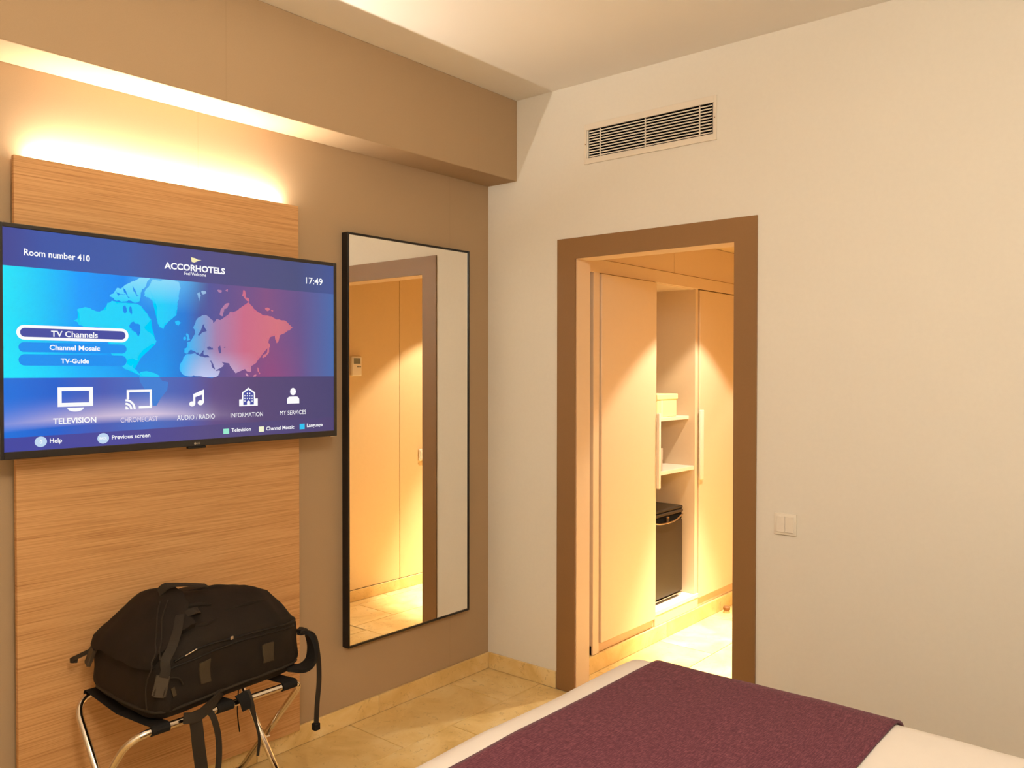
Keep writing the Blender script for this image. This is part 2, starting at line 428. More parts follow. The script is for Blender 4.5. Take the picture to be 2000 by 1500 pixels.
# recessed hall spots
for i, (lx, ly) in enumerate(((1.13, -1.0), (2.5, -1.0))):
    d = empty('downlight', (lx, ly, HZ), ('recessed ceiling spot in the hall over the open wardrobe bay', 'recessed ceiling spot at the far end of the hall')[i], 'spotlight', 'hall ceiling spots')
    MB().lathe([(.032, -.001), (.034, -.006), (.045, -.006), (.047, -.0005)], (lx, ly, HZ), 24).build('ring', 'white_plastic', d, smooth=True)
    MB().lathe([(.030, -.0075), (.030, -.0065)], (lx, ly, HZ), 20).build('lens', 'spot_glow', d)
    L = bpy.data.lights.new('hall_spot', 'SPOT'); L.energy = SPOT_W if i == 0 else SPOT_W*.4; L.color = SPOT_C
    L.spot_size = math.radians(96); L.spot_blend = .22; L.shadow_soft_size = .022
    o = bpy.data.objects.new('hall_spot', L); col.objects.link(o); o.location = (lx, ly, HZ-.012)
    o.parent = d; o.matrix_parent_inverse = Matrix.Translation(-d.location)
    L = bpy.data.lights.new('hall_beam', 'SPOT'); L.energy = SPOT_W*8.0 if i == 0 else SPOT_W*2; L.color = SPOT_C   # hot middle of the same lamp
    L.spot_size = math.radians(45); L.spot_blend = .75; L.shadow_soft_size = .022
    o = bpy.data.objects.new('hall_beam', L); col.objects.link(o); o.location = (lx, ly, HZ-.012)
    o.parent = d; o.matrix_parent_inverse = Matrix.Translation(-d.location)

# ------------------------------------------------------------------ oak panel with the strip light behind its top
P = empty('oak_panel', (-1.68, -.03, .082), 'tall oak veneer wall panel behind the television, lit along its top', 'panel')
MB().box(-2.186, -1.176, -.052, -.034, .084, 2.142, .0012, 1).build('veneer_board', 'oak_veneer', P)
MB().box(-2.16, -1.20, -.0335, -.0005, .09, .13).build('batten', 'slot_dark', P)
for bx in (-2.16, -1.225): MB().box(bx, bx+.025, -.0335, -.0005, .132, 2.10).build('batten', 'slot_dark', P)
MB().box(-2.13, -1.23, -.0335, -.0005, 2.112, 2.126).build('light_tray', 'led_tray', P)
MB().box(-2.12, -1.24, -.024, -.016, 2.1265, 2.130).build('led_strip', 'led_glow', P)
L = bpy.data.lights.new('strip_light', 'AREA'); L.shape = 'RECTANGLE'; L.size = .88; L.size_y = .012
L.energy = LED_W; L.color = LED_C
o = bpy.data.objects.new('strip_light', L); col.objects.link(o); o.location = (-1.68, -.020, 2.135); o.rotation_euler = (PI, 0, 0)
o.parent = P; o.matrix_parent_inverse = Matrix.Translation(-P.location)

# ------------------------------------------------------------------ unseen globe lamp behind the viewpoint, added as the main room light
cl = empty('added_pendant_lamp', (-2.9, -2.95, ZC), 'unseen round opal globe pendant lamp added over the bed as main room light', 'lamp')
LR = .16
M['lamp_glow'].node_tree.nodes['Principled BSDF'].inputs['Emission Strength'].default_value = LAMP_W / (PI * 4*PI*LR*LR)
MB().lathe([(.02, -.05), (.055, -.03), (.06, 0)], (-2.9, -2.95, ZC-.0005), 24).build('ceiling_rose', 'white_plastic', cl, smooth=True)
MB().tube([(-2.9, -2.95, ZC-.045), (-2.9, -2.95, 2.35+LR)], .004, 8).build('cord', 'white_plastic', cl)
MB().lathe([(max(.004, LR*math.sin(PI*k/20)), -LR*math.cos(PI*k/20)) for k in range(21)], (-2.9, -2.95, 2.35), 32).build('opal_globe', 'lamp_glow', cl, smooth='all')

# ------------------------------------------------------------------ mirror
mr = empty('wall_mirror', (-.54, 0, .33), 'tall rectangular mirror in a thin black frame on the taupe wall', 'mirror')
mx0, mx1, mz0, mz1, my = -.925, -.182, .338, 2.077, -.036
MB().box(mx0+.004, mx1-.004, my+.005, -.001, mz0+.004, mz1-.004).build('backing', 'black_frame', mr)
fb = .009
for bx in ((mx0, mx0+fb, mz0, mz1), (mx1-fb, mx1, mz0, mz1)):
    MB().box(bx[0], bx[1], my-.004, -.0008, bx[2], bx[3], .0008, 1).build('frame_bar', 'black_frame', mr)
for bz in ((mz0, mz0+fb), (mz1-fb, mz1)):
    MB().box(mx0+fb, mx1-fb, my-.004, -.0008, bz[0], bz[1], .0008, 1).build('frame_bar', 'black_frame', mr)
MB().box(mx0+fb, mx1-fb, my, my+.004, mz0+fb, mz1-fb).build('glass', 'mirror_glass', mr)

# ------------------------------------------------------------------ air vent
av = empty('air_vent', (0, -.91, 2.44), 'cream metal air vent grille set high in the wall above the door', 'vent')
v0, v1, w0, w1 = -.588, -1.241, 2.441, 2.622
m = MB(); e = .012
m.box(-.007, -.0005, VY0+.006, v0, w0, w1, .001, 1); m.box(-.007, -.0005, v1, VY1-.006, w0, w1, .001, 1)
m.box(-.007, -.0005, VY1-.006, VY0+.006, w0, VZ0+.004, .001, 1); m.box(-.007, -.0005, VY1-.006, VY0+.006, VZ1-.004, w1, .001, 1)
m.build('frame', 'vent_metal', av)
MB().box(.06, .07, VY1+.001, VY0-.001, VZ0+.001, VZ1-.001).build('duct_back', 'dark_cavity', av)
for k, (ya, yb, za, zb) in enumerate(((VY0-.003, VY0-.001, VZ0, VZ1), (VY1+.001, VY1+.003, VZ0, VZ1), (VY1, VY0, VZ0+.001, VZ0+.003), (VY1, VY0, VZ1-.003, VZ1-.001))):
    MB().box(.008, .059, ya, yb, za+.0005, zb-.0005).build('duct_side', 'dark_cavity', av)
ns = 10
for i in range(ns):
    zc = VZ0+.006 + (VZ1-VZ0-.012)*(i+.5)/ns
    b = bmesh.new(); bmesh.ops.create_cube(b, size=1)
    for q in b.verts: q.co = Vector((q.co.x*.006, q.co.y*(abs(VY1-VY0)-.010), q.co.z*.0048))
    bmesh.ops.rotate(b, verts=b.verts[:], cent=(0, 0, 0), matrix=Matrix.Rotation(math.radians(-14), 3, 'Y'))
    bmesh.ops.translate(b, verts=b.verts[:], vec=(.003, (VY0+VY1)/2, zc))
    MB().join(b).build('slat', 'vent_metal', av)
for yy in (-.672, -.905, -1.163): MB().box(-.002, .004, yy-.002, yy+.002, VZ0+.005, VZ1-.005).build('mullion', 'vent_metal', av)
for yy in (-.5965, -1.2325): MB().box(-.0078, -.0071, yy-.0025, yy+.0025, 2.529, 2.534, .0003, 1).build('screw', 'rubber_brown', av)

# light switch on the cream wall
ls = empty('light_switch', (0, -1.537, .868), 'square cream double rocker light switch right of the door', 'switch')
MB().box(-.009, -.0005, -1.581, -1.493, .868, .950, .002, 2).build('plate', 'white_plastic', ls, smooth=True)
for a, b in ((-1.5365, -1.503), (-1.571, -1.5375)): MB().box(-.013, -.0092, a, b, .878, .940, .0012, 1).build('rocker', 'white_plastic', ls)

# ------------------------------------------------------------------ television
TVY = -.17
tv = empty('television', (-1.675, TVY, 1.245), 'flat wall television showing a blue hotel menu with a world map', 'television')
TX0, TX1, TZ0, TZ1 = -2.268, -1.086, 1.246, 1.919
SX0, SX1, SZ0, SZ1 = -2.258, -1.100, 1.268, 1.906
m = MB()
m.box(TX0, SX0, TVY-.003, TVY+.012, TZ0, TZ1, .0015, 1); m.box(SX1, TX1, TVY-.003, TVY+.012, TZ0, TZ1, .0015, 1)
m.box(SX0, SX1, TVY-.003, TVY+.012, TZ0, SZ0, .0015, 1); m.box(SX0, SX1, TVY-.003, TVY+.012, SZ1, TZ1, .0015, 1)
m.build('bezel', 'tv_plastic', tv)
MB().box(TX0+.004, TX1-.004, TVY+.0125, TVY+.035, TZ0+.004, TZ1-.004, .006, 2).build('back_cover', 'tv_dark', tv)
MB().box(TX0+.2, TX1-.2, TVY+.035, TVY+.065, TZ0+.03, TZ1-.25, .01, 2).build('electronics_hump', 'tv_dark', tv)
MB().box(-1.82, -1.5, TVY+.0655, -.053, 1.48, 1.66, .004, 1).build('wall_bracket', 'tv_dark', tv)
MB().box(-1.705, -1.64, TVY-.004, TVY+.012, TZ0-.008, TZ0-.0003, .0025, 2).build('sensor_pod', 'tv_dark', tv)
MB().box(TX1-.03, TX1-.008, TVY+.0, TVY+.012, TZ0-.002, TZ0-.0003).build('speaker_edge', 'zip_metal', tv)
# screen picture: colour by place on the screen (u 0..1 across, v 0..1 up)
def screen_mat(name, land=False):
    t = NT(name); tc = t.add('ShaderNodeTexCoord'); sp = t.add('ShaderNodeSeparateXYZ'); t.link(tc.outputs['Object'], sp.inputs[0])
    u = t.math('DIVIDE', t.math('SUBTRACT', sp.outputs[0], SX0), SX1-SX0)
    v = t.math('DIVIDE', t.math('SUBTRACT', sp.outputs[2], SZ0), SZ1-SZ0)
    C = lambda *c: s2l(c)
    if land:
        ca = t.ramp(u, [(0, C(0, 215, 250)), (.40, C(0, 205, 250)), (.47, C(20, 185, 250)), (.515, C(110, 160, 215)), (.57, C(165, 125, 170)), (.66, C(200, 105, 135)), (.78, C(208, 112, 125)), (.92, C(170, 100, 130))])
        tw = t.math('MULTIPLY', t.math('SMOOTH_MIN', 1.0, t.math('MAXIMUM', t.math('MULTIPLY', t.math('SUBTRACT', v, .70), 7.0), 0.0), .1), t.math('LESS_THAN', u, .55))
        c = t.mix(t.math('MULTIPLY', tw, .65), ca, C(175, 225, 245))
        lo = t.math('MULTIPLY', t.math('SUBTRACT', .47, v), 7.0, clamp=True)
        lo = t.math('MULTIPLY', lo, t.math('MULTIPLY', t.math('SUBTRACT', .72, u), 6.0, clamp=True))
        lo = t.math('MULTIPLY', lo, t.math('MULTIPLY', t.math('SUBTRACT', u, .45), 14.0, clamp=True))
        c = t.mix(lo, c, C(190, 200, 240))
        low = t.math('LESS_THAN', v, .33)
        c = t.mix(low, c, C(60, 125, 210))
    else:
        top = t.ramp(u, [(0, C(62, 68, 145)), (.10, C(56, 84, 165)), (.30, C(60, 90, 165)), (.45, C(76, 76, 140)), (.62, C(78, 76, 128)), (.85, C(68, 76, 124)), (1, C(62, 84, 148))])
        mid = t.ramp(u, [(0, C(0, 226, 250)), (.08, C(0, 200, 250)), (.18, C(0, 155, 252)), (.30, C(0, 132, 240)), (.40, C(0, 140, 235)), (.47, C(20, 120, 215)), (.52, C(70, 86, 160)), (.60, C(96, 80, 142)), (.74, C(126, 78, 130)), (.86, C(98, 80, 138)), (1, C(66, 104, 170))])
        low = t.ramp(u, [(0, C(18, 112, 220)), (.12, C(28, 96, 205)), (.24, C(74, 92, 180)), (.36, C(70, 110, 195)), (.48, C(78, 92, 172)), (.56, C(96, 76, 132)), (.70, C(86, 68, 116)), (1, C(66, 64, 112))])
        bar = t.ramp(u, [(0, C(64, 70, 160)), (.3, C(76, 72, 150)), (.55, C(82, 72, 128)), (1, C(72, 62, 112))])
        # light haze in the middle band: top centre and bottom left
        g1 = t.math('MULTIPLY', t.math('MULTIPLY', t.math('SUBTRACT', v, .66), 6.0, clamp=True), t.math('SUBTRACT', 1.0, t.math('MULTIPLY', t.math('ABSOLUTE', t.math('SUBTRACT', u, .42)), 8.0), clamp=True))
        mid = t.mix(t.math('MULTIPLY', g1, .75), mid, C(120, 215, 252))
        g2 = t.math('MULTIPLY', t.math('SUBTRACT', 1.0, t.math('MULTIPLY', t.math('SUBTRACT', v, .33), 5.0), clamp=True), t.math('SUBTRACT', 1.0, t.math('MULTIPLY', u, 2.2), clamp=True))
        mid = t.mix(t.math('MULTIPLY', g2, .5), mid, C(0, 235, 255))
        pk = t.math('MULTIPLY', t.math('SUBTRACT', 1.0, t.math('MULTIPLY', t.math('SUBTRACT', v, .33), 3.0), clamp=True), t.math('SUBTRACT', 1.0, t.math('MULTIPLY', t.math('ABSOLUTE', t.math('SUBTRACT', u, .76)), 7.0), clamp=True))
        mid = t.mix(t.math('MULTIPLY', pk, .6), mid, C(150, 62, 118))
        # glowing horizon in the lower band
        vh = t.math('MULTIPLY_ADD', t.math('MULTIPLY', t.math('SUBTRACT', u, .3), t.math('SUBTRACT', u, .3)), -.25, .145)
        dv = t.math('SUBTRACT', v, vh)
        up = t.math('SUBTRACT', 1.0, t.math('MULTIPLY', dv, 8.0), clamp=True)
        dn = t.math('ADD', 1.0, t.math('MULTIPLY', dv, 26.0), clamp=True)
        hor = t.math('MULTIPLY', t.math('MULTIPLY', up, up), dn)
        hw_ = t.ramp(u, [(0, (.25,)*3), (.15, (.6,)*3), (.36, (.95,)*3), (.46, (.6,)*3), (.58, (.12,)*3), (.7, (0,)*3)])
        low = t.mix(t.math('MULTIPLY', hor, hw_), low, C(225, 205, 225))
        c = t.mix(t.math('GREATER_THAN', v, .33), low, mid)
        c = t.mix(t.math('GREATER_THAN', v, .83), c, top)
        c = t.mix(t.math('LESS_THAN', v, t.math('MULTIPLY_ADD', u, .02, .062)), c, bar)
    t.base((.004, .004, .005), .22, .35)
    t.link(c, t.b.inputs['Emission Color']); t.b.inputs['Emission Strength'].default_value = 1.0
    M[name] = t.m
screen_mat('screen_picture'); screen_mat('screen_land', True)
emit('px_white', (250, 250, 252), 1.0); emit('px_soft', (226, 214, 232), 1.0); emit('px_pill', (66, 74, 160), 1.0)
emit('px_blue', (0, 142, 240), 1.0); emit('px_gold', (248, 236, 180), 1.0); emit('px_green', (150, 232, 205), 1.0)
emit('px_yellow', (240, 242, 205), 1.0); emit('px_cyan', (40, 195, 240), 1.0); emit('px_disc', (190, 214, 240), 1.0)
screen = MB().box(SX0-.001, SX1+.001, TVY, TVY+.011, SZ0-.001, SZ1+.001).build('screen', 'screen_picture', tv)

# drawing units of the menu picture -> metres on the screen plane (plane-to-plane map)
def hom(src, dst):
    import numpy as np
    A = []; B = []
    for (x, y), (u, v) in zip(src, dst):
        A += [[x, y, 1, 0, 0, 0, -u*x, -u*y], [0, 0, 0, x, y, 1, -v*x, -v*y]]; B += [u, v]
    h = np.linalg.solve(np.array(A, float), np.array(B, float)); return list(h) + [1.0]
HM = hom([(18, 75), (1945, 300), (1945, 1255), (18, 1395)], [(SX0, SZ1), (SX1, SZ1), (SX1, SZ0), (SX0, SZ0)])
def S(x, y):
    d = HM[6]*x+HM[7]*y+HM[8]
    return ((HM[0]*x+HM[1]*y+HM[2])/d, (HM[3]*x+HM[4]*y+HM[5])/d)
def gfx(name, poly, mat, lay, raw=False, mb=None):
    y = TVY - .0003*lay
    q = poly if raw else [S(*p) for p in poly]
    b = mb or MB(); b.prism_xz(q, y, y+.0002)
    return b if mb else b.build(name, mat, screen)
def arc(cx, cz, rx, rz, a0, a1, n=20):
    return [(cx+rx*math.cos(a0+(a1-a0)*k/n), cz+rz*math.sin(a0+(a1-a0)*k/n)) for k in range(n+1)]
def pill(x0, x1, z0, z1):
    r = (z1-z0)/2; return arc(x1-r, z0+r, r, r, -PI/2, PI/2, 12) + arc(x0+r, z0+r, r, r, PI/2, 3*PI/2, 12)
def text(s, L, Rr, top, bot, mat, bold=.0, lay=6):
    cu = bpy.data.curves.new('t', 'FONT'); cu.body = s; cu.size = 1; cu.offset = bold; cu.resolution_u = 3
    to = bpy.data.objects.new('t', cu); col.objects.link(to)
    dg = bpy.context.evaluated_depsgraph_get(); dg.update()
    me = bpy.data.meshes.new_from_object(to.evaluated_get(dg)); bpy.data.objects.remove(to)
    xs = [q.co.x for q in me.vertices]; ys = [q.co.y for q in me.vertices]
    ax, bx, ay, by = min(xs), max(xs), min(ys), max(ys)
    x0 = S(L, (top+bot)/2)[0]; z1 = S(L, top)[1]; z0 = S(L, bot)[1]
    zc = (z0+z1)/2
    # right end: same height on the screen, so only its distance along the screen matters
    lo, hi = 0, 1500
    for _ in range(40):
        mid = (lo+hi)/2
        if S(Rr, mid)[1] > zc: lo = mid
        else: hi = mid
    x1 = S(Rr, lo)[0]
    for q in me.vertices:
        q.co = Vector((x0+(q.co.x-ax)/(bx-ax)*(x1-x0), TVY-.0003*lay, z0+(q.co.y-ay)/(by-ay)*(z1-z0)))
    me.materials.clear(); me.materials.append(M[mat])
    o = bpy.data.objects.new('lettering', me); col.objects.link(o); o.parent = screen
    o.matrix_parent_inverse = Matrix()
    return o
def coast(p, it=2, a=.16):
    rn = random.Random(len(p))
    for _ in range(it):
        q = []
        for i in range(len(p)):
            (x0, y0), (x1, y1) = p[i], p[(i+1) % len(p)]
            k = rn.uniform(-a, a); q += [(x0, y0), ((x0+x1)/2 - (y1-y0)*k, (y0+y1)/2 + (x1-x0)*k)]
        p = q
    return p
# land masses (drawing units of two enlarged views, brought to the common ones)
z3 = lambda p: ((330+p[0]/5.771)*2.985, (480+p[1]/5.771-420)*2.985)
z2 = lambda p: ((p[0]/5.882)*2.985, (430+p[1]/5.882-420)*2.985)
z4 = lambda p: ((p[0]/5.174)*2.985, (620+p[1]/5.174-420)*2.985)
eurasia = [(275,930),(300,880),(330,820),(380,790),(420,785),(460,815),(500,850),(485,885),(520,870),(545,830),(580,845),(640,820),(682,815),(685,760),(700,748),(715,800),(760,750),(790,720),(830,690),(880,680),(900,640),(920,670),(955,700),(955,745),(1000,755),(1050,775),(1060,810),(1110,790),(1160,800),(1200,830),(1260,840),(1320,850),(1350,880),(1395,925),(1370,945),(1340,960),(1300,990),(1250,1010),(1240,1050),(1215,1100),(1200,1060),(1210,1000),(1150,1010),(1095,1050),(1120,1080),(1120,1130),(1090,1180),(1050,1215),(1035,1265),(1010,1255),(990,1215),(985,1225),(1005,1280),(990,1320),(930,1350),(920,1385),(930,1420),(905,1430),(880,1420),(860,1380),(830,1345),(800,1350),(760,1400),(755,1450),(735,1420),(700,1370),(680,1330),(610,1320),(575,1300),(555,1285),(580,1318),(620,1345),(580,1385),(525,1412),(505,1380),(480,1310),(470,1250),(400,1240),(390,1205),(430,1190),(375,1195),(350,1232),(330,1205),(300,1160),(325,1215),(312,1212),(275,1165),(240,1185),(212,1222),(175,1212),(175,1165),(225,1155),(215,1110),(205,1100),(260,1060),(300,1045),(290,1008),(310,1035),(345,1028),(372,985),(360,960),(400,890),(385,950),(430,965),(400,975),(370,990)]
eurasia = eurasia[:-5]
africa = [(205,1228),(300,1218),(330,1245),(390,1262),(465,1262),(478,1312),(510,1395),(530,1420),(575,1415),(565,1450),(545,1477),(300,1477),(280,1465),(200,1477),(150,1450),(120,1395),(125,1340),(160,1300),(180,1250)]
for nm, pl_ in (('eurasia', eurasia), ('africa', africa),
    ('island', [(205,985),(225,1010),(243,1065),(205,1082),(215,1040),(195,1010)]), ('island', [(165,1040),(190,1030),(195,1060),(170,1075)]),
    ('island', [(70,860),(110,850),(145,875),(110,910),(80,895)]), ('island', [(320,545),(350,530),(365,570),(350,635),(335,590)]), ('island', [(370,520),(420,520),(425,545),(385,555)]),
    ('island', [(575,780),(600,710),(675,650),(690,660),(625,720),(610,800),(590,795)]), ('island', [(840,505),(860,510),(875,590),(905,600),(910,630),(880,625),(850,590),(825,565),(840,550)]),
    ('island', [(1085,710),(1120,700),(1145,725),(1110,740)]), ('island', [(1150,725),(1180,735),(1165,748)]), ('island', [(550,505),(600,510),(590,540),(560,525)]), ('island', [(640,510),(668,495),(665,525)]),
    ('island', [(1125,1090),(1140,1140),(1130,1180),(1095,1250),(1060,1270),(1055,1250),(1100,1215),(1118,1160)]), ('island', [(995,1370),(1010,1385),(1030,1440),(1020,1455),(1000,1420)]), ('island', [(865,1440),(900,1470),(885,1477),(870,1465)]), ('island', [(955,1465),(985,1455),(980,1477),(950,1477)])):
    gfx('land_shape', coast([z3(p) for p in pl_]), 'screen_land', 1)
for pl_ in ([(430,1150),(460,1140),(470,1160),(495,1155),(500,1175),(440,1178)], [(555,1150),(580,1130),(575,1165),(590,1215),(570,1220),(560,1190)], [(618,1150),(638,1143),(635,1162)], [(360,965),(385,895),(400,890),(392,945),(430,968),(375,985),(340,1025),(330,1010)], [(462,1295),(475,1305),(520,1390),(508,1398)]):
    gfx('sea_shape', [z3(p) for p in pl_], 'screen_picture', 2)
north_america = [(890,1040),(980,1010),(1060,1040),(1150,1065),(1220,1045),(1240,960),(1290,935),(1350,970),(1420,960),(1530,970),(1600,985),(1650,1030),(1700,1090),(1740,1150),(1720,1210),(1660,1230),(1700,1290),(1760,1330),(1800,1400),(1780,1440),(1730,1420),(1690,1450)]
na2 = [(1580,270),(1500,300),(1440,350),(1400,400),(1390,425),(1405,460),(1390,440),(1340,420),(1300,430),(1285,480),(1330,500),(1350,480),(1345,515),(1400,570),(1440,590),(1400,590),(1330,545),(1240,510),(1180,450),(1120,370),(1095,290),(1110,250),(1100,150),(960,110),(850,110),(800,90)]
poly = [z2(p) for p in north_america[:-1]] + [z4(p) for p in na2] + [z2((900,1200)), z2((850,1165)), z2((920,1120))]
gfx('land_shape', coast(poly), 'screen_land', 1)
for p_ in ([(1260,885),(1320,840),(1350,790),(1400,800),(1440,760),(1500,730),(1600,680),(1730,680),(1690,740),(1640,800),(1620,850),(1610,940),(1540,955),(1480,930),(1400,950),(1320,930)],
           [(1760,690),(1900,690),(2000,700),(2060,720),(2080,790),(2040,830),(2060,900),(2040,1000),(2030,1100),(1960,1150),(1900,1190),(1880,1260),(1840,1240),(1810,1150),(1800,1060),(1790,960),(1720,900),(1660,880),(1680,800),(1730,760)]):
    gfx('land_shape', coast([z2(p) for p in p_], 3), 'screen_land', 1)
gfx('land_shape', [z4(p) for p in ((1420,560),(1480,550),(1560,570),(1620,600),(1600,608),(1410,606))], 'screen_land', 1)
gfx('land_shape', [z4(p) for p in ((1405,612),(1610,612),(1640,650),(1700,660),(1690,740),(1620,830),(1580,900),(1540,900),(1530,780),(1460,730),(1415,660))], 'screen_land', 1)
for p_ in ([(1500,1200),(1540,1175),(1590,1200),(1615,1260),(1600,1340),(1570,1290),(1520,1280),(1490,1240)], [(1610,900),(1700,930),(1760,980),(1740,1020),(1680,990),(1620,960)], [(1340,830),(1380,860),(1450,850),(1440,870),(1360,880)], [(1420,780),(1450,820),(1500,900),(1480,905),(1430,840)], [(1530,760),(1560,820),(1600,880),(1580,890),(1540,830)], [(1430,990),(1460,1030),(1440,1090),(1420,1050)], [(1500,1000),(1520,1060),(1510,1100),(1490,1040)]):
    gfx('sea_shape', coast([z2(p) for p in p_], 2, .25), 'screen_picture', 2)
# menu buttons
xa, _ = S(95, 695); xb, _ = S(750, 710)
zt, zb = S(150, 648)[1], S(150, 735)[1]
gfx('menu_button', pill(xa, xb, zb, zt), 'px_white', 3, True)
gfx('menu_button', pill(xa+.0095, xb-.0095, zb+.0085, zt-.0085), 'px_pill', 4, True)
for ta, tb in ((750, 807), (820, 886)):
    gfx('menu_button', pill(S(107, 800)[0], S(738, 800)[0], S(200, tb)[1], S(200, ta)[1]), 'px_blue', 3, True)
for tx in (("Room number 410", 142, 527, 203, 243, 'px_white', .02), ("ACCORHOTELS", 960, 1313, 278, 317, 'px_white', .035), ("Feel Welcome", 1077, 1203, 334, 353, 'px_white', .01),
           ("17:49", 1783, 1880, 363, 402, 'px_white', .01), ("TV Channels", 297, 570, 681, 717, 'px_white', .02), ("Channel Mosaic", 287, 582, 764, 794, 'px_white', .025), ("TV-Guide", 353, 518, 843, 872, 'px_white', .025),
           ("TELEVISION", 305, 558, 1194, 1229, 'px_white', .02), ("CHROMECAST", 700, 918, 1187, 1217, 'px_soft', 0), ("AUDIO / RADIO", 1030, 1250, 1172, 1201, 'px_white', 0), ("INFORMATION", 1343, 1531, 1158, 1184, 'px_white', 0), ("MY SERVICES", 1630, 1782, 1143, 1168, 'px_white', 0),
           ("Help", 285, 357, 1312, 1347, 'px_white', .02), ("Previous screen", 648, 873, 1291, 1315, 'px_white', .02), ("Television", 1347, 1460, 1246, 1268, 'px_white', .02), ("Channel Mosaic", 1550, 1713, 1236, 1258, 'px_white', .02), ("Language", 1787, 1878, 1217, 1244, 'px_white', .02)):
    text(*tx)
for (ax, ay, bx, by), mm in (((1300, 1250, 1333, 1280), 'px_green'), ((1507, 1236, 1537, 1267), 'px_yellow'), ((1745, 1219, 1774, 1250), 'px_cyan')):
    p0 = S(ax, by); p1 = S(bx, by); hgt = S(ax, ay)[1]-S(ax, by)[1]
    gfx('colour_key', [(p0[0], p0[1]), (p1[0], p0[1]), (p1[0], p0[1]+hgt), (p0[0], p0[1]+hgt)], mm, 5, True)
for cx, cy, rr, s_ in ((233, 1331, 36, '0'), (598, 1309, 34, 'BACK')):
    q = S(cx, cy); r = (S(cx+rr, cy)[0]-S(cx-rr, cy)[0])/2
    gfx('round_key', arc(q[0], q[1], r, r*.92, 0, 2*PI, 28)[:-1], 'px_disc', 5, True)
text('0', 226, 240, 1320, 1343, 'px_white', .02, 7); text('BACK', 576, 620, 1302, 1318, 'px_white', .02, 7)
# icons
def rectframe(x0, x1, z0, z1, t_, mat='px_white', lay=5):
    b = MB()
    for q in (((x0, z0), (x1, z0), (x1, z0+t_), (x0, z0+t_)), ((x0, z1-t_), (x1, z1-t_), (x1, z1), (x0, z1)), ((x0, z0+t_), (x0+t_, z0+t_), (x0+t_, z1-t_), (x0, z1-t_)), ((x1-t_, z0+t_), (x1, z0+t_), (x1, z1-t_), (x1-t_, z1-t_))):
        b.prism_xz(list(q), TVY-.0003*lay, TVY-.0003*lay+.0002)
    return b
x0, z1 = S(333, 1012); x1, _ = S(540, 1060); z0 = S(333, 1127)[1]
b = rectframe(x0, x1, z0, z1, .0115)
gfx('', arc((x0+x1)/2, z0-.0035, .024, .012, PI, 2*PI, 14), 'px_white', 5, True, b); b.build('television_icon', 'px_white', screen)
x0, z1 = S(737, 1025); x1, _ = S(884, 1075); z0 = S(740, 1136)[1]
b = MB(); k = .0075; yy = TVY-.0015
for q in (((x0, z1-k), (x1, z1-k), (x1, z1), (x0, z1)), ((x1-k, z0), (x1, z0), (x1, z1-k), (x1-k, z1-k)), ((x0+.038, z0), (x1-k, z0), (x1-k, z0+k), (x0+.038, z0+k)), ((x0, z1-.03), (x0+k, z1-.03), (x0+k, z1-k), (x0, z1-k))):
    b.prism_xz(list(q), yy, yy+.0002)
ox, oz = x0-.004, z0-.002
b.prism_xz([(ox, oz)] + arc(ox, oz, .010, .010, 0, PI/2, 8), yy, yy+.0002)
for r in (.017, .028): b.prism_xz(arc(ox, oz, r+.0045, r+.0045, 0, PI/2, 10) + arc(ox, oz, r-.002, r-.002, PI/2, 0, 10), yy, yy+.0002)
b.build('cast_icon', 'px_white', screen)
b = MB()
for q in ([(1125,1048),(1188,1020),(1188,1046),(1125,1070)], [(1125,1060),(1137,1056),(1137,1108),(1125,1108)], [(1176,1036),(1188,1030),(1188,1098),(1176,1098)]):
    gfx('', q, '', 5, False, b)
for cx, cy in ((1119, 1105), (1168, 1098)):
    q = S(cx, cy); gfx('', arc(q[0], q[1], .0105, .0085, 0, 2*PI, 18)[:-1], '', 5, True, b)
b.build('music_icon', 'px_white', screen)
b = MB()
gfx('', [(1393,1078),(1409,1076),(1409,1038),(1447,1008),(1486,1036),(1486,1072),(1501,1071),(1501,1113),(1393,1117)], '', 5, False, b)
b.build('building_icon', 'px_white', screen)
gfx('icon_cutout', [(1417,1042),(1447,1020),(1478,1041),(1478,1106),(1417,1110)], 'px_pill', 6)
b = MB()
for i, zy in enumerate((1042, 1056, 1071, 1087)):
    for xx in ((1440, 1454) if i == 0 else (1426, 1440, 1454, 1468) if i < 3 else (1426, 1468)):
        q = S(xx, zy); gfx('', arc(q[0], q[1], .0026, .0026, 0, 2*PI, 8)[:-1], '', 7, True, b)
gfx('', [(1438,1109),(1438,1090),(1447,1083),(1456,1089),(1456,1108)], '', 7, False, b)
b.build('building_icon_windows', 'px_white', screen)
b = MB(); q = S(1707, 1030); gfx('', arc(q[0], q[1], .0125, .0135, 0, 2*PI, 24)[:-1], '', 5, True, b)
x0, zb = S(1672, 1101); x1, _ = S(1743, 1098); zt = S(1707, 1059)[1]
gfx('', [(x0, zb), (x1, zb)] + arc(x1-.013, zt-.013, .013, .013, 0, PI/2, 8) + arc(x0+.013, zt-.013, .013, .013, PI/2, PI, 8), '', 5, True, b)
b.build('person_icon', 'px_white', screen)
gfx('bird_emblem', [(1116,250),(1140,256),(1156,265),(1177,268),(1158,272),(1135,282),(1120,277),(1132,271)], 'px_gold', 5)
# maker's mark on the lower bezel
lx, lz = S(1133, 1336)
b = MB(); b.prism_xz(arc(lx, lz, .0042, .0042, 0, 2*PI, 16)[:-1], TVY-.0042, TVY-.0036); b.build('maker_mark', 'zip_metal', tv)
o = text('LG', 1143, 1160, 1329, 1340, 'zip_metal', .02, 14); o.name = 'maker_letters'; o.parent = tv; o.matrix_parent_inverse = Matrix.Translation(-tv.location)

